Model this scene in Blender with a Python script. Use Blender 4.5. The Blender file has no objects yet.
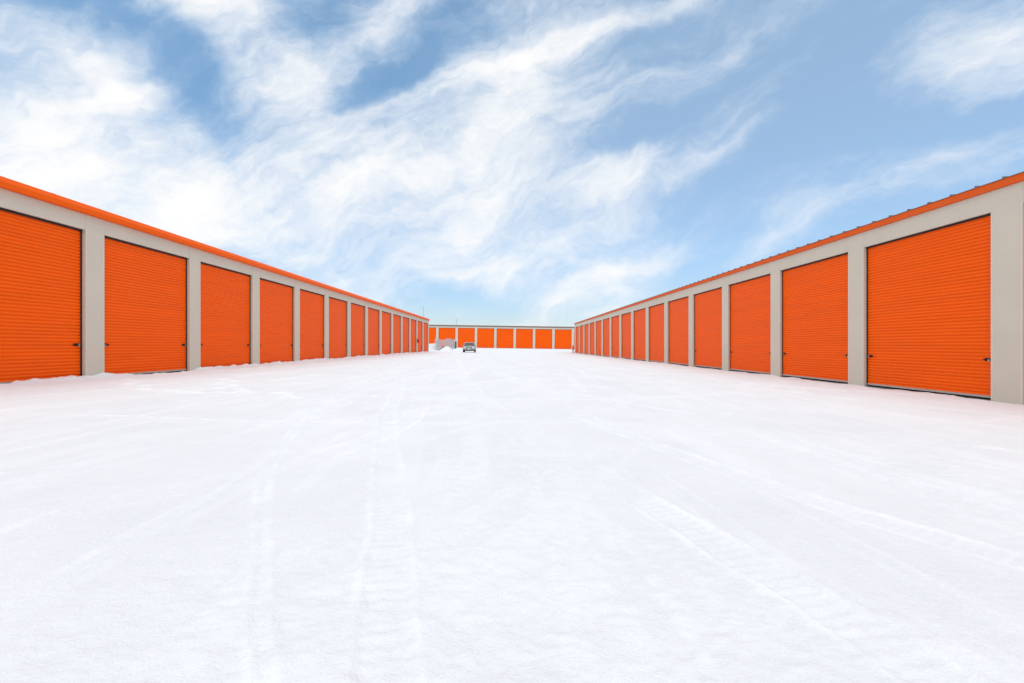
import bpy, bmesh, math, random
import numpy as np
from mathutils import Vector, Matrix, Euler
random.seed(4); R = math.radians
scn = bpy.context.scene
COL = scn.collection

# ------------------------------------------------------------ materials
def new_mat(name):
    m = bpy.data.materials.new(name); m.use_nodes = True
    nt = m.node_tree; b = nt.nodes['Principled BSDF']
    return m, nt, b
def N(nt, t, **kw):
    n = nt.nodes.new(t)
    for k, v in kw.items():
        if k.startswith('i_'): n.inputs[k[2:].replace('_', ' ')].default_value = v
        else: setattr(n, k, v)
    return n
def simple(name, col, rough=.5, metal=0., spec=.5, var=.06, vscale=3., bump=0., bscale=60.):
    m, nt, b = new_mat(name)
    tc = N(nt, 'ShaderNodeTexCoord')
    nz = N(nt, 'ShaderNodeTexNoise', i_Scale=vscale, i_Detail=6., i_Roughness=.6)
    nt.links.new(tc.outputs['Object'], nz.inputs['Vector'])
    mr = N(nt, 'ShaderNodeMapRange'); mr.inputs['From Min'].default_value=.3; mr.inputs['From Max'].default_value=.7
    mr.inputs['To Min'].default_value=1-var; mr.inputs['To Max'].default_value=1+var
    nt.links.new(nz.outputs['Fac'], mr.inputs['Value'])
    vm = N(nt, 'ShaderNodeVectorMath', operation='SCALE'); vm.inputs[0].default_value=col[:3]
    nt.links.new(mr.outputs[0], vm.inputs['Scale']); nt.links.new(vm.outputs[0], b.inputs['Base Color'])
    b.inputs['Roughness'].default_value=rough; b.inputs['Metallic'].default_value=metal
    b.inputs['Specular IOR Level'].default_value=spec
    if bump:
        n2 = N(nt, 'ShaderNodeTexNoise', i_Scale=bscale, i_Detail=3.)
        nt.links.new(tc.outputs['Object'], n2.inputs['Vector'])
        bp = N(nt, 'ShaderNodeBump', i_Strength=bump, i_Distance=.01)
        nt.links.new(n2.outputs['Fac'], bp.inputs['Height']); nt.links.new(bp.outputs[0], b.inputs['Normal'])
    return m
ORANGE = (.97, .130, .0002)
M = dict(
    fascia=simple('orange_trim_paint', (.92,.118,.001), .5, spec=.12, var=.03, vscale=1.5),
    fascia_dull=simple('dull_orange_trim_paint', (.76,.11,.012), .55, spec=.15, var=.05, vscale=1.2),  # duller, less bright orange for the right fascia
    panel=simple('beige_steel_panel', (.63,.567,.462), .6, spec=.25, var=.035, vscale=.9, bump=.04, bscale=8),
    trim=simple('beige_corner_trim', (.67,.605,.49), .5, spec=.3, var=.03),
    slab=simple('concrete_slab', (.19,.18,.165), .9, var=.25, vscale=9, bump=.5, bscale=60),
    black=simple('black_rubber_and_backing', (.008,.008,.009), .7, var=.1),
    steel=simple('zinc_steel', (.45,.44,.42), .35, 1., var=.1, vscale=20),
    bar=simple('bottom_bar_metal', (.46,.42,.37), .5, var=.1),
    roofgrey=simple('bronze_roof_steel', (.16,.13,.115), .5, var=.08),
    roofdark=simple('grey_roof_edge', (.20,.13,.10), .55, var=.08),
    red=simple('red_paint', (.62,.025,.015), .4, var=.05),
    redor=simple('faded_red_orange_paint', (.62,.09,.04), .5, var=.1),
    white=simple('white_paint', (.78,.78,.76), .5, var=.04),
    carpaint=simple('silver_car_paint', (.48,.49,.46), .3, .4, var=.02),
    glass=simple('dark_car_glass', (.012,.018,.02), .12, spec=.5, var=.02),
    tyre=simple('tyre_rubber', (.02,.02,.02), .85, var=.1),
    lamp=simple('headlight_lens', (.75,.78,.78), .12, .3, var=.02),
    grille=simple('dark_grille', (.03,.03,.032), .5, var=.1),
    galv=simple('galvanised_fence_steel', (.47,.465,.46), .5, .1, var=.1, vscale=15),
    darkpost=simple('dark_weathered_wood', (.09,.075,.06), .85, var=.2),
    pole=simple('grey_pole_steel', (.42,.43,.46), .7, var=.1),
)
# door paint: faint horizontal weathering, slight slat to slat change
def door_mat():
    m, nt, b = new_mat('orange_door_paint')
    tc = N(nt, 'ShaderNodeTexCoord'); mp = N(nt, 'ShaderNodeMapping'); mp.inputs['Scale'].default_value=(.35,.35,5.)
    nt.links.new(tc.outputs['Object'], mp.inputs['Vector'])
    oi = N(nt, 'ShaderNodeObjectInfo'); ad = N(nt, 'ShaderNodeVectorMath', operation='ADD')
    sc = N(nt, 'ShaderNodeMath', operation='MULTIPLY'); sc.inputs[1].default_value=37.
    nt.links.new(oi.outputs['Random'], sc.inputs[0]); nt.links.new(mp.outputs[0], ad.inputs[0]); nt.links.new(sc.outputs[0], ad.inputs[1])
    nz = N(nt, 'ShaderNodeTexNoise', i_Scale=1.3, i_Detail=5., i_Roughness=.65)
    nt.links.new(ad.outputs[0], nz.inputs['Vector'])
    mr = N(nt, 'ShaderNodeMapRange'); mr.inputs['From Min'].default_value=.3; mr.inputs['From Max'].default_value=.7
    mr.inputs['To Min'].default_value=.94; mr.inputs['To Max'].default_value=1.05
    nt.links.new(nz.outputs['Fac'], mr.inputs['Value'])
    vm = N(nt, 'ShaderNodeVectorMath', operation='SCALE'); vm.inputs[0].default_value=ORANGE
    nt.links.new(mr.outputs[0], vm.inputs['Scale']); nt.links.new(vm.outputs[0], b.inputs['Base Color'])
    b.inputs['Specular IOR Level'].default_value=.15
    r2 = N(nt, 'ShaderNodeMapRange'); r2.inputs['To Min'].default_value=.36; r2.inputs['To Max'].default_value=.56
    nt.links.new(nz.outputs['Fac'], r2.inputs['Value']); nt.links.new(r2.outputs[0], b.inputs['Roughness'])
    return m
M['door'] = door_mat()
def snow_mat(name, fine=1.):
    m, nt, b = new_mat(name)
    b.inputs['Roughness'].default_value=.75; b.inputs['Specular IOR Level'].default_value=.25
    tc = N(nt, 'ShaderNodeTexCoord')
    big = N(nt, 'ShaderNodeTexNoise', i_Scale=.55, i_Detail=7., i_Roughness=.65, i_Distortion=.6)
    nt.links.new(tc.outputs['Object'], big.inputs['Vector'])
    cr = N(nt, 'ShaderNodeValToRGB'); e = cr.color_ramp.elements
    e[0].position=.34; e[0].color=(.725,.727,.720,1); e[1].position=.62; e[1].color=(.772,.772,.762,1)
    nt.links.new(big.outputs['Fac'], cr.inputs['Fac'])
    # sparse grit
    g = N(nt, 'ShaderNodeTexNoise', i_Scale=9., i_Detail=9., i_Roughness=.75)
    nt.links.new(tc.outputs['Object'], g.inputs['Vector'])
    gr = N(nt, 'ShaderNodeMapRange'); gr.inputs['From Min'].default_value=.70; gr.inputs['From Max'].default_value=.78
    gr.inputs['To Min'].default_value=0; gr.inputs['To Max'].default_value=.25
    nt.links.new(g.outputs['Fac'], gr.inputs['Value'])
    mx = N(nt, 'ShaderNodeMix', data_type='RGBA'); mx.inputs['B'].default_value=(.45,.43,.41,1)
    nt.links.new(gr.outputs[0], mx.inputs['Factor']); nt.links.new(cr.outputs[0], mx.inputs['A'])
    at = N(nt, 'ShaderNodeAttribute', attribute_name='loose')
    m2 = N(nt, 'ShaderNodeMix', data_type='RGBA'); m2.inputs['B'].default_value=(.84,.842,.833,1)
    nt.links.new(at.outputs['Fac'], m2.inputs['Factor']); nt.links.new(mx.outputs['Result'], m2.inputs['A'])
    nt.links.new(m2.outputs['Result'], b.inputs['Base Color'])
    prev = None
    for sc, dist, st in ((5., .03, .10), (30., .012, .5*fine), (95., .005, .8*fine)):
        n = N(nt, 'ShaderNodeTexNoise', i_Scale=sc, i_Detail=4., i_Roughness=.6)
        nt.links.new(tc.outputs['Object'], n.inputs['Vector'])
        bp = N(nt, 'ShaderNodeBump', i_Strength=st, i_Distance=dist)
        nt.links.new(n.outputs['Fac'], bp.inputs['Height'])
        if prev: nt.links.new(prev.outputs[0], bp.inputs['Normal'])
        prev = bp
    nt.links.new(prev.outputs[0], b.inputs['Normal'])
    return m
M['snow'] = snow_mat('packed_snow'); 

# ------------------------------------------------------------ mesh helpers
def BM(): return bmesh.new()
def box(bm, x0, x1, y0, y1, z0, z1, mat=None):
    vs = [bm.verts.new((x, y, z)) for x in (x0, x1) for y in (y0, y1) for z in (z0, z1)]
    for f in ((0,1,3,2),(4,6,7,5),(0,4,5,1),(2,3,7,6),(0,2,6,4),(1,5,7,3)):
        bm.faces.new([vs[i] for i in f])
    if mat is not None:
        for v in vs: v.co = mat @ v.co
    return vs
def prism(bm, prof, x0, x1, axis='x'):
    """extrude closed profile of (a,b) along an axis; a,b are the other two axes in order"""
    def P(a, b, t):
        return (t, a, b) if axis == 'x' else ((a, t, b) if axis == 'y' else (a, b, t))
    A = [bm.verts.new(P(a, b, x0)) for a, b in prof]; B = [bm.verts.new(P(a, b, x1)) for a, b in prof]
    n = len(prof)
    for i in range(n): bm.faces.new((A[i], A[(i+1) % n], B[(i+1) % n], B[i]))
    bm.faces.new(A[::-1]); bm.faces.new(B)
def cyl(bm, p0, p1, r0, r1=None, n=12):
    r1 = r0 if r1 is None else r1
    p0 = Vector(p0); p1 = Vector(p1); d = (p1-p0).normalized()
    a = d.orthogonal().normalized(); b = d.cross(a)
    A = [bm.verts.new(p0 + r0*(a*math.cos(t)+b*math.sin(t))) for t in [2*math.pi*i/n for i in range(n)]]
    B = [bm.verts.new(p1 + r1*(a*math.cos(t)+b*math.sin(t))) for t in [2*math.pi*i/n for i in range(n)]]
    for i in range(n): bm.faces.new((A[i], A[(i+1) % n], B[(i+1) % n], B[i]))
    bm.faces.new(A[::-1]); bm.faces.new(B)
def obj(name, bm, mat, parent=None, loc=(0,0,0), bevel=0., smooth=False):
    bmesh.ops.recalc_face_normals(bm, faces=bm.faces)
    if bevel:
        bmesh.ops.bevel(bm, geom=bm.edges[:], offset=bevel, segments=2, affect='EDGES', clamp_overlap=True)
    me = bpy.data.meshes.new(name); bm.to_mesh(me); bm.free()
    me.materials.append(mat)
    if smooth:
        for p in me.polygons: p.use_smooth = True
    o = bpy.data.objects.new(name, me); COL.objects.link(o)
    o.location = loc
    if parent: o.parent = parent
    return o
def thing(name, label, cat, loc=(0,0,0), rotz=0., group=None):
    o = bpy.data.objects.new(name, None); COL.objects.link(o)
    o.location = loc; o.rotation_euler = (0,0,rotz); o.empty_display_size=.3
    o['label']=label; o['category']=cat
    if group: o['group']=group
    return o
def tag(o, label, cat, group=None):
    o['label']=label; o['category']=cat
    if group: o['group']=group
    return o
def dup_tree(o, parent):
    c = o.copy(); COL.objects.link(c); c.parent = parent
    for ch in list(o.children): dup_tree(ch, c)
    return c

# ------------------------------------------------------------ numpy noise
def vnoise(x, y, seed=0):
    xi = np.floor(x).astype(np.int64); yi = np.floor(y).astype(np.int64)
    fx = x-xi; fy = y-yi
    fx = fx*fx*(3-2*fx); fy = fy*fy*(3-2*fy)
    def h(a, b):
        n = (a*374761393 + b*668265263 + seed*1442695041) & 0x7fffffff
        n = ((n ^ (n >> 13))*1274126177) & 0x7fffffff
        n = (n ^ (n >> 16)) & 0xffff
        return n/65535.
    return (h(xi,yi)*(1-fx)+h(xi+1,yi)*fx)*(1-fy)+(h(xi,yi+1)*(1-fx)+h(xi+1,yi+1)*fx)*fy - .5
def fbm(x, y, sc, oct=4, seed=0, gain=.5):
    s = 0; a = 1.
    for i in range(oct):
        s = s + a*vnoise(x*sc+17.3*i, y*sc-9.1*i, seed+i); sc *= 2.03; a *= gain
    return s
def sstep(a, b, x):
    t = np.clip((x-a)/(b-a), 0, 1); return t*t*(3-2*t)

XL, XR, YB = -11.52, 11.40, 103.     # wall planes of the left, right and far building
SL, SR, SB = .36, 0., .62            # their floor levels
TILT = .0145
def base(X, Y):
    Xc = np.clip(X, -11.7, 11.6)
    side = .2 - .0175*Xc
    back = SB - TILT*np.clip(X, -30, 30) + .02
    t = sstep(70, 101, Y)
    return side*(1-t) + back*t

# tracks: wheel paths on the yard, world metres (x, y)
TRACKS = [
 # gently curving pair up the middle
 (dict(w=.20, d=.018, lug=.075), [(-9.4,68),(-6.6,33),(-3.9,16.5),(-2.55,10.2),(-1.9,7.0),(-1.35,4.9),(-.98,3.6),(-.68,2.55),(-.45,1.6),(-.2,.6),(0,-1)]),
 (dict(w=.24, d=.020, lug=.075), [(-8.2,69),(-4.4,38),(-2.2,20.5),(-1.0,11.9),(-.15,7.4),(.45,5.0),(.95,3.3),(1.25,2.3),(1.5,1.3),(1.7,-1)]),
 # thin curve on the left
 (dict(w=.035, d=.02, lug=0), [(-8,60),(-5.5,26),(-4.2,13),(-3.1,7.2),(-2.35,4.6),(-1.85,3.35),(-1.33,2.4),(-1.02,1.8),(-.74,1.35),(-.5,.8),(-.3,0)]),
 # ribbed tyre prints, left
 (dict(w=.26, d=.013, lug=.07), [(-6.6,2.0),(-4.6,3.0),(-3.6,3.9),(-3.1,5.2),(-3.0,7.5),(-3.6,12),(-5,22),(-7.6,50)]),
 (dict(w=.26, d=.013, lug=.07), [(-6.6,.9),(-4.4,1.95),(-3.0,2.75),(-2.0,3.9),(-1.5,5.6),(-1.6,8),(-2.6,14),(-4.4,30)]),
 # ribbed prints on the right
 (dict(w=.20, d=.013, lug=.07), [(-3.2,52),(-.4,20),(.7,10),(1.5,5.8),(2.05,3.9),(2.5,2.8),(3.0,2.0),(3.6,1.2),(4.2,.2)]),
 (dict(w=.20, d=.013, lug=.07), [(-1.6,56),(1.2,22),(2.7,11),(3.7,6.6),(4.5,4.6),(5.2,3.3),(6.0,2.3),(7,1.2)]),
 (dict(w=.26, d=.014, lug=.075), [(1.0,70),(3.0,34),(4.6,18),(5.8,11),(6.9,7.7),(8.2,5.4),(9.6,3.6)]),
 (dict(w=.26, d=.014, lug=.075), [(2.6,70),(4.6,34),(6.2,18.5),(7.4,12),(8.6,8.8),(10.0,6.2),(11,4.8)]),
 # lines running along the left row and swinging to the doors
 (dict(w=.25, d=.017, lug=0), [(-10.4,3),(-9.2,7),(-8.3,12),(-8.0,22),(-8.6,40),(-9,58)]),
 (dict(w=.25, d=.017, lug=0), [(-9.6,1),(-7.7,5.6),(-6.6,11),(-6.3,21),(-7.0,40),(-7.8,60)]),
 (dict(w=.25, d=.015, lug=0), [(-11.2,9.8),(-9.0,9.5),(-6.6,10.4),(-4.9,13.5),(-4.3,20),(-5.2,40)]),
 (dict(w=.22, d=.014, lug=.07), [(-6,6.3),(-3.4,6.0),(-1,6.2),(1.4,6.9),(4.0,8.4)]),
 (dict(w=.2, d=.012, lug=0), [(-4.2,9.2),(-1,9.0),(2.2,9.6),(5.2,11.0),(8.6,14)]),
 # right thin pair
 (dict(w=.06, d=.026, lug=0), [(-4.6,64),(-2.6,36),(-1.2,22),(.6,13.4),(2.3,9.0),(3.9,6.6),(6.0,5.0),(8.6,3.8),(11,3)]),
 (dict(w=.20, d=.013, lug=.07), [(.2,1.0),(1.3,2.05),(2.2,3.1),(3.6,4.4),(5.6,5.9),(8.2,7.4),(11,8.8)]),
]
def catmull(pts, step):
    P = [np.array(p, float) for p in pts]; P = [2*P[0]-P[1]] + P + [2*P[-1]-P[-2]]
    out = []
    for i in range(1, len(P)-2):
        L = np.linalg.norm(P[i+1]-P[i]); n = max(2, int(L/step))
        for k in range(n):
            t = k/n
            out.append(.5*((2*P[i])+(-P[i-1]+P[i+1])*t+(2*P[i-1]-5*P[i]+4*P[i+1]-P[i+2])*t*t+(-P[i-1]+3*P[i]-3*P[i+1]+P[i+2])*t**3))
    out.append(P[-2]); return np.array(out)

def build_ground():
    # non uniform grid, dense in front of the camera
    ys = [1.0]
    while ys[-1] < 110: ys.append(ys[-1] + max(.012, .0075*ys[-1]))
    while ys[-1] < 900: ys.append(ys[-1]*1.12)
    lo = [.9,.75,.5,.2,-.3,-1,-2,-4,-8,-16,-40,-120,-400]
    ys = np.array(lo[::-1] + ys)
    xs = [0.]
    while xs[-1] < 11.3: xs.append(xs[-1] + .016 + .0042*xs[-1])
    while xs[-1] < 11.9: xs.append(xs[-1] + .03)
    while xs[-1] < 26: xs.append(xs[-1] + .5)
    while xs[-1] < 900: xs.append(xs[-1]*1.15)
    xs = np.array(xs); xs = np.concatenate([-xs[:0:-1], xs])
    nx, ny = len(xs), len(ys)
    X, Y = np.meshgrid(xs, ys)
    Z = base(X, Y)
    det = sstep(130, 60, Y)
    fine = 1/(1+(Y/14)**2)
    Z += .018*fbm(X, Y*.6, .22, 4, 3)*det
    Z += .004*fbm(X, Y*.5, 1.3, 4, 9)*det
    # trampled, crusty surface; coarse in some areas, smooth in others
    patch = sstep(-.12, .22, fbm(X, Y, .35, 3, 21))
    Z += (.003+.007*patch)*fbm(X, Y, 13., 4, 31, .65)*fine
    # thin old ruts running up the yard
    Z += .006*np.sin(X*7.+1.5*fbm(X,Y,.1,2,5)*8+.04*Y)*sstep(.0,.3,fbm(X*3,Y*.06,.5,3,44))*det
    # wheel tracks
    LOOSE = np.zeros(X.shape)
    grain = .5+fbm(X, Y, 5., 4, 91, .7)
    for prm, pts in TRACKS:
        C = catmull(pts, .35)
        w, d = prm['w']/2, prm['d']
        bestd = np.full(X.shape, 9., np.float32); bests = np.zeros(X.shape, np.float32)
        s = 0.
        for i in range(len(C)-1):
            a, b = C[i], C[i+1]; L = np.linalg.norm(b-a)
            m = .6
            j0, j1 = np.searchsorted(ys, min(a[1],b[1])-m), np.searchsorted(ys, max(a[1],b[1])+m)
            i0, i1 = np.searchsorted(xs, min(a[0],b[0])-m), np.searchsorted(xs, max(a[0],b[0])+m)
            if j1 > j0 and i1 > i0:
                sx = X[j0:j1,i0:i1]-a[0]; sy = Y[j0:j1,i0:i1]-a[1]
                t = np.clip((sx*(b-a)[0]+sy*(b-a)[1])/(L*L), 0, 1)
                dd = np.hypot(sx-t*(b-a)[0], sy-t*(b-a)[1])
                sub = bestd[j0:j1,i0:i1]; ss = bests[j0:j1,i0:i1]
                k = dd < sub; sub[k] = dd[k]; ss[k] = (s+t*L)[k]
            s += L
        wob = 1+.22*fbm(X, Y, 6., 3, 77)
        D = bestd*wob
        inside = sstep(w*1.05, w*.90, D)
        rim = np.exp(-((D-w-.02)/.022)**2)
        fade = sstep(-.28, .08, fbm(bests*.25, bests*0+w*91+len(pts), 1., 3, 55))*.75+.25
        prof = -.36*d*inside + d*.28*rim
        if prm['lug']:
            prof += .0013*np.clip(1.6*np.sin(bests*2*math.pi/prm['lug']),-1,1)*inside*fine*sstep(.5,.0,Y/40)
        Z += prof*fade
        lug = (.5+.5*np.sin(bests*2*math.pi/prm['lug'])*fine) if prm['lug'] else .5
        LOOSE = np.maximum(LOOSE, np.clip((.8*rim+.4*inside*lug)*fade*(.1+1.4*grain), 0, 1))
    LOOSE = np.maximum(LOOSE, .3*sstep(.05,.5,fbm(X*1.6, Y*.3, 1.6, 5, 93, .7)))
    bend = X + .9*np.sin(Y*.055+.6) + .25*np.sin(Y*.21)
    st = fbm(bend, Y*.05, 4.2, 4, 95, .75); st2 = fbm(X*.8-.45*Y, Y*.04+X*.02, 2.4, 4, 97, .75)
    area = sstep(-.25, .25, fbm(X, Y*.4, .3, 3, 98))
    LOOSE = np.maximum(LOOSE, .42*sstep(.18, .42, st)*area*(.5+grain*.8))
    LOOSE = np.maximum(LOOSE, .32*sstep(.22, .5, st2)*(1-area)*(.5+grain*.8))
    Z += (.006*sstep(.12,.4,st)*area + .005*sstep(.15,.45,st2)*(1-area))*det
    # footprints
    rng = np.random.RandomState(3)
    for path in ([(-10.2,12.0),(-8.6,10.4),(-7.2,9.4),(-6.0,9.3)], [(-7.9,12.6),(-6.9,10.8),(-6.1,9.9),(-4.2,8.9)],
                 [(-10.9,14),(-10.2,17),(-10.6,21)], [(10.9,11.6),(9.2,12.5),(7.4,15)]):
        C = catmull(path, .62)
        for k, c in enumerate(C):
            dv = C[min(k+1,len(C)-1)]-C[max(k-1,0)]; dv = dv/np.linalg.norm(dv)
            cx, cy = c + np.array([-dv[1], dv[0]])*(.11 if k % 2 else -.11) + rng.normal(0,.03,2)
            j0, j1 = np.searchsorted(ys, cy-.6), np.searchsorted(ys, cy+.6)
            i0, i1 = np.searchsorted(xs, cx-.6), np.searchsorted(xs, cx+.6)
            sx, sy = X[j0:j1,i0:i1]-cx, Y[j0:j1,i0:i1]-cy
            a = (sx*dv[0]+sy*dv[1])/.16; b = (-sx*dv[1]+sy*dv[0])/.075
            r = np.sqrt(a*a+b*b)
            LOOSE[j0:j1,i0:i1] = np.maximum(LOOSE[j0:j1,i0:i1], np.exp(-((r-1.5)/.5)**2))
            Z[j0:j1,i0:i1] += -.04*sstep(1.2,.7,r)+.02*np.exp(-((r-1.5)/.35)**2)
    # ploughed ridge and clods along the left wall
    dl = X-XL
    lump = fbm(X, Y, 1.6, 4, 60, .6)
    clear = sstep(13.2,13.8,Y)*sstep(16.5,15.9,Y)           # kept clear in front of one door
    ridge = np.exp(-(dl/.28)**2)*(dl > -.3)
    Z += ridge*(.065+.10*lump)*(1-clear)*(Y > -5)*(Y < 64.3)
    Z += np.exp(-((dl-.12)/.30)**2)*.09*np.maximum(0, fbm(X, Y, 5.5, 3, 64, .6))*(dl > -.2)*(Y < 64.3)
    Z += -ridge*clear*.085
    Z += np.exp(-((dl-.35)/.16)**2)*(.02+.05*np.maximum(0,fbm(X,Y,4.,3,61)))*clear
    # a lick of snow along the right wall
    dr = XR-X
    Z += np.exp(-(dr/.25)**2)*(.01+.05*fbm(X, Y, 1.3, 4, 62, .6))*(Y < 80)
    Z += -.03*np.exp(-(dr/.12)**2)*sstep(.0,.2,fbm(X*0, Y, .5, 2, 63))*(Y<80)
    # under the buildings
    inl = (X < XL-.03)&(X > XL-9.3)&(Y > -3.3)&(Y < 64.2)
    inr = (X > XR+.03)&(X < XR+9.3)&(Y > -3.6)&(Y < 77.5)
    inb = (X > -26.3)&(X < 24.5)&(Y > YB+.1)&(Y < YB+9.4)
    Z = np.where(inl, SL-.25, Z); Z = np.where(inr, SR-.25, Z); Z = np.where(inb, .0, Z)
    co = np.stack([X, Y, Z], -1).reshape(-1, 3).astype(np.float32)
    idx = np.arange(nx*ny).reshape(ny, nx)
    q = np.stack([idx[:-1,:-1], idx[:-1,1:], idx[1:,1:], idx[1:,:-1]], -1).reshape(-1, 4).astype(np.int32)
    me = bpy.data.meshes.new('snow_ground')
    me.vertices.add(len(co)); me.vertices.foreach_set('co', co.ravel())
    me.loops.add(q.size); me.loops.foreach_set('vertex_index', q.ravel())
    me.polygons.add(len(q)); me.polygons.foreach_set('loop_start', np.arange(0, q.size, 4, dtype=np.int32))
    me.polygons.foreach_set('use_smooth', np.ones(len(q), bool))
    me.update(calc_edges=True); me.materials.append(M['snow'])
    la = me.attributes.new('loose', 'FLOAT', 'POINT'); la.data.foreach_set('value', LOOSE.astype(np.float32).ravel())
    o = bpy.data.objects.new('snow_ground', me); COL.objects.link(o); o['kind']='structure'
build_ground()

# ------------------------------------------------------------ roll-up doors
def door_proto(w, h, back=False):
    """local frame: x across, y into the building, z up from the floor"""
    bm = BM()
    b0 = .085; pitch = .088; y0 = .105
    prof = []
    z = b0
    while z < h+.02:
        for dz, dy in ((0,.002),(.024,-.004),(.050,.0),(.059,.023),(.079,.023)): prof.append((z+dz, y0+dy))
        z += pitch
    prof.append((z, y0))
    x0, x1 = -w/2+.012, w/2-.012
    A = [bm.verts.new((x0, y, zz)) for zz, y in prof]; B = [bm.verts.new((x1, y, zz)) for zz, y in prof]
    for i in range(len(prof)-1): bm.faces.new((A[i], B[i], B[i+1], A[i+1]))
    A2 = bm.verts.new((x0, y0+.05, prof[0][0])); B2 = bm.verts.new((x1, y0+.05, prof[0][0]))
    A3 = bm.verts.new((x0, y0+.05, z)); B3 = bm.verts.new((x1, y0+.05, z))
    bm.faces.new((A2, A3, B3, B2)); bm.faces.new((A[0], A2, B2, B[0])); bm.faces.new((A[-1], B[-1], B3, A3))
    d = obj('door', bm, M['door'])
    bm = BM(); box(bm, x0+.02, x1-.02, y0-.02, y0+.03, .045, b0+.012); obj('bottom_bar', bm, M['bar'], d, bevel=.004)
    bm = BM(); box(bm, x0+.02, x1-.02, y0-.008, y0+.02, .022, .046); obj('rubber_seal', bm, M['black'], d)
    bm = BM(); box(bm, -w/2+.002, w/2-.002, y0-.03, y0-.006, h-.055, h+.05); obj('header_seal', bm, M['black'], d)
    for s in (-1, 1):
        bm = BM(); a, b = sorted((s*(w/2-.004), s*(w/2-.036))); box(bm, a, b, y0-.022, y0-.006, .03, h-.056)
        obj('side_track', bm, M['black'], d)
        # slide latch: plate, bolt and hasp
        bm = BM()
        cx = s*(w/2-.15)
        box(bm, cx-.07, cx+.07, y0-.014, y0-.003, .93, 1.0)
        cyl(bm, (cx-.09*s, y0-.024, .965), (cx+.11*s, y0-.024, .965), .012)
        cyl(bm, (cx-.03*s, y0-.024, .965), (cx-.03*s, y0-.075, .955), .009)
        lt = obj('latch', bm, M['black'], d)
        bm = BM(); 
        box(bm, cx+.045*s-.022, cx+.045*s+.022, y0-.046, y0-.026, .925, .965)
        cyl(bm, (cx+.045*s-.014, y0-.036, .96), (cx+.045*s-.014, y0-.036, .99), .004, n=8)
        cyl(bm, (cx+.045*s+.014, y0-.036, .96), (cx+.045*s+.014, y0-.036, .99), .004, n=8)
        pd = obj('padlock', bm, M['steel'], d, bevel=.002)
    return d

def building(root, doors, x0, x1, h, top, depth, style, endpanel=.3):
    """root local frame: x along the front, y into the building, z from its floor"""
    wall_t = .24
    proto = door_proto(doors[0][1]-doors[0][0], h)
    for k, (a, b) in enumerate(doors):
        if k == 0: d = proto; d.parent = root
        else: d = dup_tree(proto, root)
        d.location = ((a+b)/2, 0, 0)
    # pillars (full height strips with folded edges and a lap seam), headers between them
    edges = [x0] + [e for ab in doors for e in ab] + [x1]
    for i in range(0, len(edges), 2):
        a, b = edges[i], edges[i+1]
        bm = BM(); box(bm, a, b, 0, wall_t, -.02, top)
        p = obj('pillar', bm, M['panel'], root, bevel=.004)
        for e0 in (a+.003, b-.048):
            bm = BM(); box(bm, e0, e0+.045, -.0055, .002, .0, h+.04)
            obj('corner_trim', bm, M['trim'], p, bevel=.0015)
    for a, b in doors:
        bm = BM(); box(bm, a+.001, b-.001, .004, wall_t-.01, h, top-.002)
        obj('header', bm, M['panel'], root)
        bm = BM(); box(bm, a+.001, b-.001, .17, .23, -.02, h)      # dark backing behind the curtain
        # black sheet standing in for the unlit interior
        obj('dark_backing', bm, M['black'], root)
    # other three walls
    bm = BM()
    box(bm, x0, x0+.2, wall_t+.002, depth-.202, -.02, top); box(bm, x1-.2, x1, wall_t+.002, depth-.202, -.02, top)
    box(bm, x0, x1, depth-.2, depth, -.02, top)
    obj('wall', bm, M['panel'], root)
    bm = BM(); box(bm, x0+.01, x1-.01, .012, depth-.02, -.22, -.0) ; obj('floor_slab', bm, M['slab'], root)
    # roof
    rise = depth*.035
    bm = BM()
    prism(bm, [(.02, top+.10), (.02, top+.0), (depth+.05, top+.0), (depth+.05, top+rise+.12)], x0-.03, x1+.03)
    if style == 'ribs':
        x = x0
        while x < x1:
            pr = [(x-.024, 0), (x-.014, .046), (x+.014, .046), (x+.024, 0)]
            vs = []
            for yy, zz in ((-.075, top+.178), (depth+.05, top+rise+.13)):
                vs.append([bm.verts.new((p, yy, zz+q)) for p, q in pr])
            A, B = vs
            for i in range(4): bm.faces.new((A[i], A[(i+1) % 4], B[(i+1) % 4], B[i]))
            bm.faces.new(A[::-1]); bm.faces.new(B)
            x += .61
    obj('roof', bm, M['roofgrey'] if style != 'dark' else M['roofdark'], root)
    bm = BM()
    if style == 'gutter':
        # box gutter: under lip, lower face, set back upper band
        prism(bm, [(0.0, top), (-.125, top), (-.13, top+.012), (-.13, top+.125), (-.035, top+.262), (.02, top+.268)], x0-.05, x1+.05)
        g = obj('gutter', bm, M['fascia'], root)
        x = x0+2.2
        while x < x1:
            bm = BM(); prism(bm, [(-.126, top-.004), (-.134, top+.010), (-.134, top+.127), (-.038, top+.267), (-.036, top+.262), (-.125, top+.125), (-.125, top)], x, x+.05)
            obj('joint_sleeve', bm, M['fascia'], g); x += 6.1
        # joints in the gutter
    elif style == 'ribs':
        prism(bm, [(0.0, top), (-.055, top), (-.06, top+.01), (-.06, top+.17), (.02, top+.17)], x0-.04, x1+.04)
        f = obj('fascia', bm, M['fascia_dull'], root)
        bm = BM(); box(bm, x0-.04, x1+.04, -.075, .02, top+.172, top+.184); obj('drip_edge', bm, M['roofgrey'], f)
    else:
        prism(bm, [(0.0, top), (-.09, top), (-.10, top+.02), (-.10, top+.25), (.02, top+.27)], x0-.05, x1+.05)
        obj('fascia', bm, M['roofdark'], root)
    return root

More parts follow.
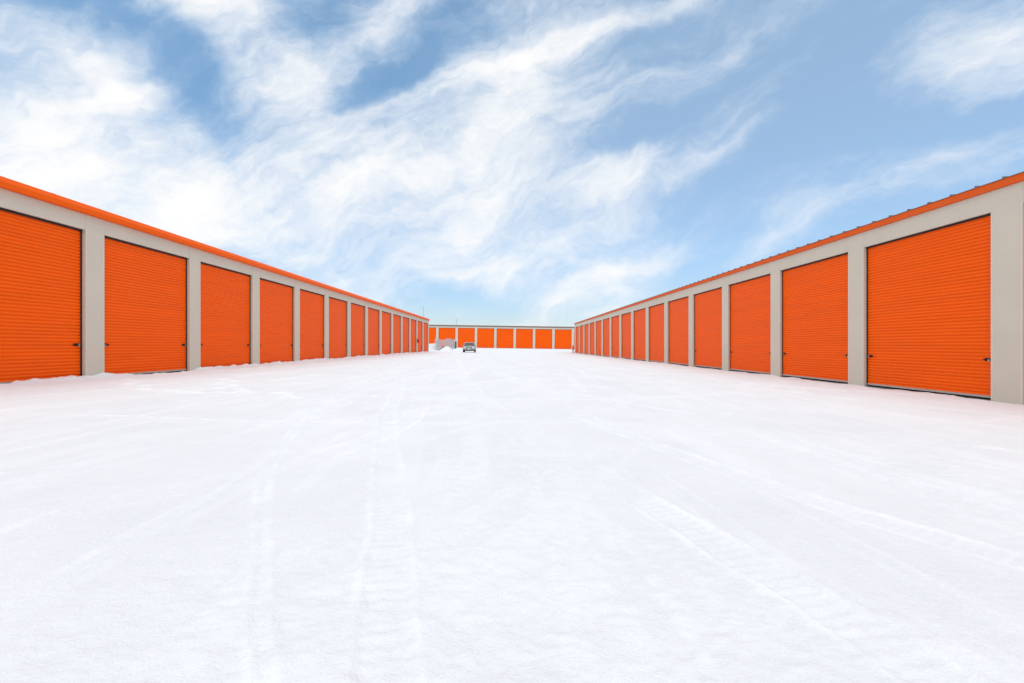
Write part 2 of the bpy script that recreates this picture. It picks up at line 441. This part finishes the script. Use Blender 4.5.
# left row: runs along +Y, faces +X
L = thing('storage_building', 'long beige storage building on the left with smooth orange gutter above its orange roll-up doors', 'building', (XL, -3.2, SL), R(90), 'storage unit rows around the yard')
ldoors = [(12.67+3.945*k+3.2, 12.67+3.375+3.945*k+3.2) for k in range(-4, 13)]
building(L, ldoors, 0, 63.95+3.2, 4.09, 4.51, 9., 'gutter')
# right row: faces -X ; local x = -(world y)
Rb = thing('storage_building', 'long beige storage building on the right with thin orange fascia and ribbed roof edge', 'building', (XR, -3.6, SR), R(-90), 'storage unit rows around the yard')
rdoors = sorted([(-(10.53+4.43*k+3.77+3.6), -(10.53+4.43*k+3.6)) for k in range(-3, 15)])
building(Rb, rdoors, -(77.3+3.6), 0, 4.457, 4.95, 9., 'ribs')
# far row, the yard climbs a little to its left end
Bb = thing('storage_building', 'far beige storage building with dark roof edge closing the end of the snowy yard', 'building', (-25.9, YB, SB+TILT*25.9), 0, 'storage unit rows around the yard')
Bb.rotation_euler = (0, math.atan(TILT), 0)
bd = [(-16.64+.29+4.482*k+25.9, -16.64-.29+4.482*(k+1)+25.9) for k in range(-2, 9)]
building(Bb, bd, 0, 50., 4.58, 4.96, 9., 'dark')

# ------------------------------------------------------------ car
def car():
    t = thing('parked_car', 'silver car facing the camera parked on the snow before the far row of doors', 'car', (-5.9, 66.5, .315), R(3))
    # local: front toward -y, width along x. side profile stations (y, z_bottom, z_belt/top, halfwidth)
    bm = BM()
    st = [(-2.15,.42,.62,.70),(-2.08,.26,.74,.80),(-1.9,.20,.80,.86),(-1.3,.19,.90,.89),(-.95,.19,.94,.90),(0,.19,.97,.905),(1.2,.19,.99,.90),(1.8,.22,1.0,.87),(2.12,.30,.95,.80),(2.2,.45,.80,.74)]
    rings = []
    for y, zb, zt, hw in st:
        pr = [(-hw*.93,zb),(-hw,zb+.12*(zt-zb)/.6),(-hw,zt-.22*(zt-zb)/.8),(-hw*.93,zt-.05),(-hw*.6,zt),(0,zt+.02),(hw*.6,zt),(hw*.93,zt-.05),(hw,zt-.22*(zt-zb)/.8),(hw,zb+.12*(zt-zb)/.6),(hw*.93,zb)]
        rings.append([bm.verts.new((x, y, z)) for x, z in pr])
    for A, B in zip(rings[:-1], rings[1:]):
        for i in range(len(A)): bm.faces.new((A[i], A[(i+1) % len(A)], B[(i+1) % len(A)], B[i]))
    bm.faces.new(rings[0][::-1]); bm.faces.new(rings[-1])
    body = obj('body', bm, M['carpaint'], t, smooth=True)
    # cabin: glass house with roof
    bm = BM()
    def ring(y0, y1, hw, z): return [bm.verts.new(p) for p in ((-hw*.86,y0,z),(hw*.86,y0,z),(hw,y0+.25,z),(hw,y1-.2,z),(hw*.86,y1,z),(-hw*.86,y1,z),(-hw,y1-.2,z),(-hw,y0+.25,z))]
    A = ring(-1.0,1.75,.84,.93); B = ring(-.45,1.35,.68,1.38)
    for i in range(8): bm.faces.new((A[i],A[(i+1)%8],B[(i+1)%8],B[i]))
    bm.faces.new(A[::-1]); bm.faces.new(B)
    obj('windows', bm, M['glass'], t)
    bm = BM(); 
    A = ring(-.50,1.40,.70,1.375); B = ring(-.38,1.3,.64,1.45)
    for i in range(8): bm.faces.new((A[i],A[(i+1)%8],B[(i+1)%8],B[i]))
    bm.faces.new(A[::-1]); bm.faces.new(B)
    rf = obj('roof', bm, M['carpaint'], t)
    for s in (-1, 1):
        bm = BM(); cyl(bm, (s*.80,-.93,.93), (s*.66,-.42,1.40), .032, n=8); obj('windshield_pillar', bm, M['carpaint'], t)
        bm = BM(); box(bm, min(s*.50,s*.80), max(s*.50,s*.80), -2.13, -1.95, .62, .76); obj('headlight', bm, M['lamp'], t, bevel=.02)
        bm = BM(); box(bm, min(s*.90,s*1.06), max(s*.90,s*1.06), -.72, -.60, .96, 1.08); obj('side_mirror', bm, M['carpaint'], t, bevel=.02)
        for y in (-1.33, 1.38):
            bm = BM(); cyl(bm, (s*.72,y,.31), (s*.915,y,.31), .325, n=28)
            wh = obj('wheel', bm, M['tyre'], t)
            bm = BM(); cyl(bm, (s*.90,y,.31), (s*.925,y,.31), .20, n=20); obj('rim', bm, M['steel'], wh)
            bm = BM(); cyl(bm, (s*.74,y,.33), (s*.912,y,.33), .375, n=28); obj('wheel_arch', bm, M['grille'], t)
    bm = BM(); box(bm, -.46,.46,-2.165,-2.05,.58,.72); g = obj('grille', bm, M['grille'], t, bevel=.01)
    bm = BM(); box(bm, -.84,.84,-2.17,-2.0,.20,.42); obj('lower_bumper', bm, M['grille'], t, bevel=.02)
    bm = BM(); box(bm, -.26,.26,-2.19,-2.172,.42,.54); obj('license_plate', bm, M['white'], t)
    return t
car()

# ------------------------------------------------------------ snow piles by the left row's far corner
def snow_pile(label, cx, cy, rx, ry, h, z0, seed, flat=0.):
    n = 44; bm = BM(); grid = []
    for j in range(n+1):
        row = []
        for i in range(n+1):
            u, v = i/n*2-1, j/n*2-1
            r = math.sqrt(u*u+v*v)
            e = max(0, 1-r**(2.4 if flat else 2))
            if flat: e = min(1, e*9)
            X, Y = np.array(cx+u*rx), np.array(cy+v*ry)
            nz = float(fbm(X, Y, 1.4, 4, seed, .6))
            row.append(bm.verts.new((u*rx, v*ry, h*e*(1+(.15 if flat else .6)*nz) + .10*nz*e - .12*(e<=0))))
        grid.append(row)
    for j in range(n):
        for i in range(n): bm.faces.new((grid[j][i], grid[j][i+1], grid[j+1][i+1], grid[j+1][i]))
    o = obj('snow_pile', bm, M['snow'], loc=(cx, cy, z0), smooth=True)
    return tag(o, label, 'snow pile', 'snow piles near the car')
def bz(x, y): return float(base(np.array(float(x)), np.array(float(y))))
snow_pile('flat topped white snow bank beside the far corner of the left building', -15.0, 79.5, 2.6, 1.4, 1.15, bz(-12,79)-.05, 5, 1)
snow_pile('low lumpy mound of cleared snow in front of the grey fence', -10.3, 73., 1.25, 1.2, .72, bz(-10.3,73)-.05, 12)
snow_pile('shallow snow heap between the lumpy mound and the silver car', -8.5, 76., 1.5, 1.0, .45, bz(-8.5,76)-.05, 19)

# ------------------------------------------------------------ fence
def fence():
    y = 82.; xa, xb = -13.5, -10.0
    t = thing('metal_fence', 'grey metal fence section with close upright pickets behind the snow mounds', 'fence', (xa, y, bz(-12,y)), R(-6))
    n = 11; W = xb-xa
    for i in range(n):
        x = W*i/(n-1); h = 1.85 + random.uniform(-.12,.18)
        bm = BM(); box(bm, x-.125, x+.125, -.02, .02, .05, h)
        vs = box(bm, x-.125, x+.125, -.019, .019, h+.001, h+.10)
        for v in vs:
            if v.co.z > h+.05: v.co.x = x+(v.co.x-x)*.2
        obj('picket', bm, M['galv'], t)
    for z in (.35, 1.35):
        bm = BM(); box(bm, -.05, W+.05, .022, .06, z, z+.08); obj('rail', bm, M['galv'], t)
    for x in (-.12, W+.12):
        bm = BM(); cyl(bm, (x,.02,-.1), (x,.02,1.95), .06); cyl(bm, (x,.02,1.951), (x,.02,1.99), .075); obj('post', bm, M['galv'], t)
    return t
fence()
t = thing('utility_cabinet', 'narrow pale grey metal cabinet between the flat snow bank and the fence', 'cabinet', (-12.55, 78., bz(-12.5,78)-.05))
bm = BM(); box(bm, -.30,.30,-.2,.2,0,1.35); cs = obj('case', bm, M['galv'], t, bevel=.015)
bm = BM(); box(bm, -.26,.26,-.215,-.203,.12,1.28); dr = obj('door', bm, M['galv'], t, bevel=.004)
bm = BM(); box(bm, .18,.21,-.24,-.216,.62,.78); obj('handle', bm, M['black'], dr)
bm = BM(); box(bm, -.34,.34,-.25,.24,1.351,1.40); obj('lid', bm, M['galv'], t, bevel=.01)
# dark post and slanted brace
t = thing('timber_post', 'dark timber post standing at the right end of the grey fence', 'post', (-9.75, 81.5, bz(-9.75,81.5)))
bm = BM(); box(bm, -.13,.13,-.13,.13,-.1,1.45); obj('shaft', bm, M['darkpost'], t, bevel=.01)
bm = BM(); box(bm, -.16,.16,-.16,.16,1.451,1.52); obj('cap', bm, M['darkpost'], t, bevel=.01)
bm = BM(); p0 = Vector((-12.1, 76.5, bz(-12.1,76.5)-.05)); p1 = Vector((-11.3, 77., bz(-12,77)+.75))
cyl(bm, (0,0,0), p1-p0, .07, .055, 10); cyl(bm, (p1-p0)*.98, (p1-p0)*1.03, .075, .075, 10)
tag(obj('leaning_pole', bm, M['darkpost'], loc=p0), 'short dark pole leaning out of the snow between bank and mound', 'pole')

# ------------------------------------------------------------ bollard at right corner
t = thing('bollard', 'faded red-orange bollard on the snow by the far corner of the right building', 'bollard', (10.98, 76.4, bz(11,76.4)-.05))
bm = BM(); cyl(bm, (0,0,-.1), (0,0,1.25), .13, n=20); obj('pipe', bm, M['redor'], t)
bm = BM(); cyl(bm, (0,0,1.251), (0,0,1.30), .13, .09, n=20); obj('domed_cap', bm, M['redor'], t)
bm = BM(); cyl(bm, (0,0,.22), (0,0,.42), .1335, n=20); obj('pale_band', bm, M['white'], t)
# ------------------------------------------------------------ extinguisher cabinet on left row pillar
yy = 12.67+3.945*11-.285
t = thing('extinguisher_cabinet', 'small red fire extinguisher cabinet mounted on a far pillar of the left building', 'cabinet', (XL+.007, yy, 1.62), R(90))
bm = BM(); box(bm, -.15,.15,-.22,-.003,0,.5); obj('case', bm, M['red'], t, bevel=.01)
bm = BM(); box(bm, -.10,.10,-.226,-.2205,.09,.42); obj('door_pane', bm, M['glass'], t)
bm = BM(); box(bm, .108,.125,-.235,-.2205,.2,.3); obj('handle', bm, M['steel'], t)

# ------------------------------------------------------------ distant poles
def upole(x, y, h, label, arms):
    z0 = bz(x, y)-.1
    t = thing('utility_pole', label, 'utility pole', (x, y, z0), 0, 'thin poles beyond the far row')
    bm = BM(); cyl(bm, (0,0,0), (0,0,h), .13, .06, 10); obj('shaft', bm, M['pole'], t)
    for z, w in arms:
        bm = BM(); box(bm, -w, w, -.13, -.105+.02, z, z+.07); a = obj('crossarm', bm, M['pole'], t)
        for s in (-.9, .9):
            bm = BM(); cyl(bm, (w*s,-.12,z+.12), (w*s,-.12,z+.3), .05, n=8); obj('insulator', bm, M['pole'], a)
upole(-30.7, 160, 14.6, 'tall thin grey pole rising behind the far end of the left building', [(13.2,.55)])
upole(-18.9, 160, 10.2, 'short thin grey pole showing just above the far roof', [(9.6,.4)])

# ------------------------------------------------------------ sky
SUN_EL, SUN_AZ = 68., 184.          # degrees; azimuth clockwise from +Y: behind the camera, a little left
w = bpy.data.worlds.new('World'); scn.world = w; w.use_nodes = True
nt = w.node_tree; nt.nodes.clear(); LK = nt.links.new
tc = N(nt, 'ShaderNodeTexCoord')
sky = N(nt, 'ShaderNodeTexSky', sky_type='NISHITA', sun_disc=False, sun_elevation=R(SUN_EL), sun_rotation=R(SUN_AZ))
sky.air_density=1.0; sky.dust_density=.15; sky.ozone_density=2.0
def mth(op, a, b=None, c=None, clamp=False):
    n = N(nt, 'ShaderNodeMath', operation=op); n.use_clamp = clamp
    for i, v in enumerate((a, b, c)):
        if v is None: continue
        if isinstance(v, (int, float)): n.inputs[i].default_value = v
        else: LK(v, n.inputs[i])
    return n.outputs[0]
sep = N(nt, 'ShaderNodeSeparateXYZ'); LK(tc.outputs['Generated'], sep.inputs[0])
den = mth('MAXIMUM', mth('ADD', sep.outputs['Y'], 1.), .05)
qx = mth('DIVIDE', sep.outputs['X'], den); qz = mth('DIVIDE', sep.outputs['Z'], den)
q = N(nt, 'ShaderNodeCombineXYZ'); LK(qx, q.inputs[0]); LK(qz, q.inputs[1])
def vmath(op, a, b=None, s=None):
    n = N(nt, 'ShaderNodeVectorMath', operation=op)
    if isinstance(a, tuple): n.inputs[0].default_value = a
    else: LK(a, n.inputs[0])
    if b is not None:
        if isinstance(b, tuple): n.inputs[1].default_value = b
        else: LK(b, n.inputs[1])
    if s is not None: n.inputs['Scale'].default_value = s
    return n
def noise(vec, scale, detail, rough=.55, dist=0., rot=0., stretch=(1,1,1), off=0.):
    mp = N(nt, 'ShaderNodeMapping', vector_type='TEXTURE'); mp.inputs['Rotation'].default_value=(0,0,R(rot)); mp.inputs['Scale'].default_value=stretch
    mp.inputs['Location'].default_value=(off,off*.7,off*.3)
    LK(vec, mp.inputs['Vector'])
    n = N(nt, 'ShaderNodeTexNoise', i_Scale=scale, i_Detail=detail, i_Roughness=rough, i_Distortion=dist); LK(mp.outputs[0], n.inputs['Vector'])
    return n
# domain warp
wn = noise(q.outputs[0], 4.5, 5., .55)
wv = vmath('SCALE', vmath('SUBTRACT', wn.outputs['Color'], (.5,.5,.5)).outputs[0], s=.16)
qw = vmath('ADD', q.outputs[0], wv.outputs[0])
# cloud masses in sky directions: tan(azimuth), tan(elevation), half lengths, tilt, weight
PX = 445.
BLOBS = [  # px-like units: 445 = 45 degrees
 (-470,215,150,75,-12,1.15), (-430,150,150,45,-6,.95), (-350,185,90,55,-30,.6), (-520,110,150,50,0,.5),
 (-300,305,115,52,-28,1.15), (-395,262,75,34,-15,.75), (-170,290,95,26,28,.95), (-235,262,80,40,-40,.8), (-120,330,60,18,35,.5),
 (  15,290,150,17,23,1.2), ( 120,335,110,12,18,.7),
 (-180,150,150,48,12,.75), ( -70,140,120,60,10,.95), ( -40, 95,105,34,12,.85), (  60,155,115,17,10,.85), (  80,175,70,10,12,.5),
 (-100, 80, 75,30,10,.95), (-150, 60,110,26,-14,.5), (   0,210, 90,60,40,.45),
 (  95, 78, 62,11,24,.85), (  60, 45, 70,14,12,.7), ( 50, 22,110,12,3,.4), (175,60,60,40,0,-.4), (-20,42,70,18,10,-.3),
 ( 470,305, 75,24,20,1.35), ( 500,275, 60,20,25,1.2), ( 430,325,60,14,20,.5),
 ( 400,180,110, 8,24,.15), ( 350,140,120,14,20,.25), ( 180,262,160,32,15,.30), ( 230,310,150,14,18,.35),
 (300,190,230,120,0,.16), (440,235,120,18,10,-.6), (190,235,110,26,25,-.4), (420,150,100,30,10,-.4), (300,250,120,35,25,-.3), (160,225,50,60,20,-.2), (-330,330,40,50,-20,.4),
 (215,190,120,9,22,.35), (150,172,110,18,10,.3), (330,262,90,8,20,.2),
 # clear gaps
 (-345,290, 60,30,-40,-.75), (-298,235,45,26,-50,-.5), ( -92,275, 40,15,50,-.6), (-280, 95,110,14,-8,-.4), ( -5, 40,60,11,-18,-.3),
 (-60,345,40,12,30,-.4), (250,200,160,40,10,-.35), (-430,345,60,22,-10,-.7),
]
acc = None
for (cx, cy, a, b, ang, wt) in BLOBS:
    d = Vector((cx/PX, 1, cy/PX)).normalized(); k = 1+d.y
    loc = (d.x/k, d.z/k, 0); sc = (d.y/k)      # local magnification of the direction map
    mp = N(nt, 'ShaderNodeMapping', vector_type='TEXTURE')
    mp.inputs['Location'].default_value = loc; mp.inputs['Rotation'].default_value = (0,0,R(ang))
    mp.inputs['Scale'].default_value = (a/PX*sc*.92, b/PX*sc*.92, 1)
    flat = vmath('MULTIPLY', qw.outputs[0], (1,1,0)) if acc is None else flat
    LK(flat.outputs[0], mp.inputs['Vector'])
    dt = vmath('DOT_PRODUCT', mp.outputs[0], mp.outputs[0])
    e = mth('EXPONENT', mth('MULTIPLY', dt.outputs['Value'], -1.))
    acc = mth('MULTIPLY', e, wt) if acc is None else mth('MULTIPLY_ADD', e, wt, acc)
# unseen cloud cover added beside, above and behind the camera to light the walls
fill_cover = mth('MULTIPLY', mth('MULTIPLY', mth('SUBTRACT', .52, sep.outputs['Y']), 2.6, clamp=True), mth('MULTIPLY_ADD', mth('MAXIMUM', mth('MULTIPLY', sep.outputs['Y'], -1.), 0.), -1.1, 1.4))
acc = mth('ADD', acc, fill_cover)
n1 = noise(qw.outputs[0], 9., 9., .62, .1, 22, (2.2,1,1), 1.3)
n2 = noise(qw.outputs[0], 26., 8., .64, .12, 24, (4.5,1,1), 4.1)
n3 = noise(q.outputs[0], 3.2, 4., .5, 0, 15, (1.6,1,1), 7.7)
tex = mth('ADD', mth('MULTIPLY', mth('SUBTRACT', n1.outputs['Fac'], .5), 2.7), mth('MULTIPLY', mth('SUBTRACT', n2.outputs['Fac'], .5), 1.9))
tex = mth('ADD', tex, mth('MULTIPLY', mth('SUBTRACT', n3.outputs['Fac'], .5), 1.0))
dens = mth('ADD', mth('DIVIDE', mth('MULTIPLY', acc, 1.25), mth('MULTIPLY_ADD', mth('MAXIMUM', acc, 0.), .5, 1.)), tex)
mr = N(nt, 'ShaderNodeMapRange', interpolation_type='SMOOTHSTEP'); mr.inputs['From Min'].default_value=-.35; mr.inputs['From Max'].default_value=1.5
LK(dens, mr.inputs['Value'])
# thin even veil of high cloud to the right
vd = Vector((.62, 1, .40)).normalized()
vdot = vmath('DOT_PRODUCT', tc.outputs['Generated'], tuple(vd)).outputs['Value']
veil = mth('MULTIPLY', mth('MULTIPLY', mth('SUBTRACT', vdot, .72), 4.5, clamp=True), .20)
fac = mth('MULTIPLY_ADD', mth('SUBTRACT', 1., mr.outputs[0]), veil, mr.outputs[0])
# cloud colour: brighter where thick
cc = N(nt, 'ShaderNodeMix', data_type='RGBA'); LK(fac, cc.inputs['Factor'])
cc.inputs['A'].default_value=(.68,.82,.98,1); cc.inputs['B'].default_value=(1.0,1.0,1.0,1)
# blue of the clear air
bl = N(nt, 'ShaderNodeBackground'); SKY_STR=.10
tint = N(nt, 'ShaderNodeMix', data_type='RGBA', blend_type='MULTIPLY'); tint.inputs['Factor'].default_value=1.
LK(sky.outputs[0], tint.inputs['A'])
tr = N(nt, 'ShaderNodeValToRGB'); te = tr.color_ramp.elements
te[0].position=0.; te[0].color=(.49,.485,.56,1); te[1].position=.55; te[1].color=(1.0,1.12,1.01,1)
e2 = te.new(.2); e2.color=(.70,.80,.84,1)
LK(sep.outputs['Z'], tr.inputs['Fac']); LK(tr.outputs[0], tint.inputs['B'])
LK(tint.outputs['Result'], bl.inputs['Color']); bl.inputs['Strength'].default_value=SKY_STR
cb = N(nt, 'ShaderNodeBackground'); LK(cc.outputs['Result'], cb.inputs['Color']); cb.inputs['Strength'].default_value=.515
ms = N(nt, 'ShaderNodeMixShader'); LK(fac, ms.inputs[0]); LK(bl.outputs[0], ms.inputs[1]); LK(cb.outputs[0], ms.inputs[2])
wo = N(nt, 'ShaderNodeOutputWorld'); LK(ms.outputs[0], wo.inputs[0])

# sun veiled by thin cloud
sl = bpy.data.lights.new('sun', 'SUN'); sl.energy=1.0; sl.angle=R(75); sl.color=(1,.94,.86)
so = bpy.data.objects.new('sun', sl); COL.objects.link(so)
d = Vector((math.sin(R(SUN_AZ))*math.cos(R(SUN_EL)), math.cos(R(SUN_AZ))*math.cos(R(SUN_EL)), math.sin(R(SUN_EL))))
so.rotation_euler = d.to_track_quat('Z', 'Y').to_euler()

# ------------------------------------------------------------ camera
cd = bpy.data.cameras.new('camera'); cam = bpy.data.objects.new('camera', cd); COL.objects.link(cam)
cd.sensor_width=36; cd.lens=36*445/1024; cd.clip_start=.05; cd.clip_end=3000
cam.location=(0,0,1.3); cam.rotation_euler=(R(90),0,0)
cd.shift_x=3/1024; cd.shift_y=4/1024
scn.camera = cam
vs = scn.view_settings; vs.view_transform='Standard'; vs.look='None'; vs.exposure=.96; vs.gamma=1
scn.render.engine='CYCLES'; scn.render.resolution_x=1024; scn.render.resolution_y=683
scn.cycles.max_bounces=8; scn.cycles.diffuse_bounces=4
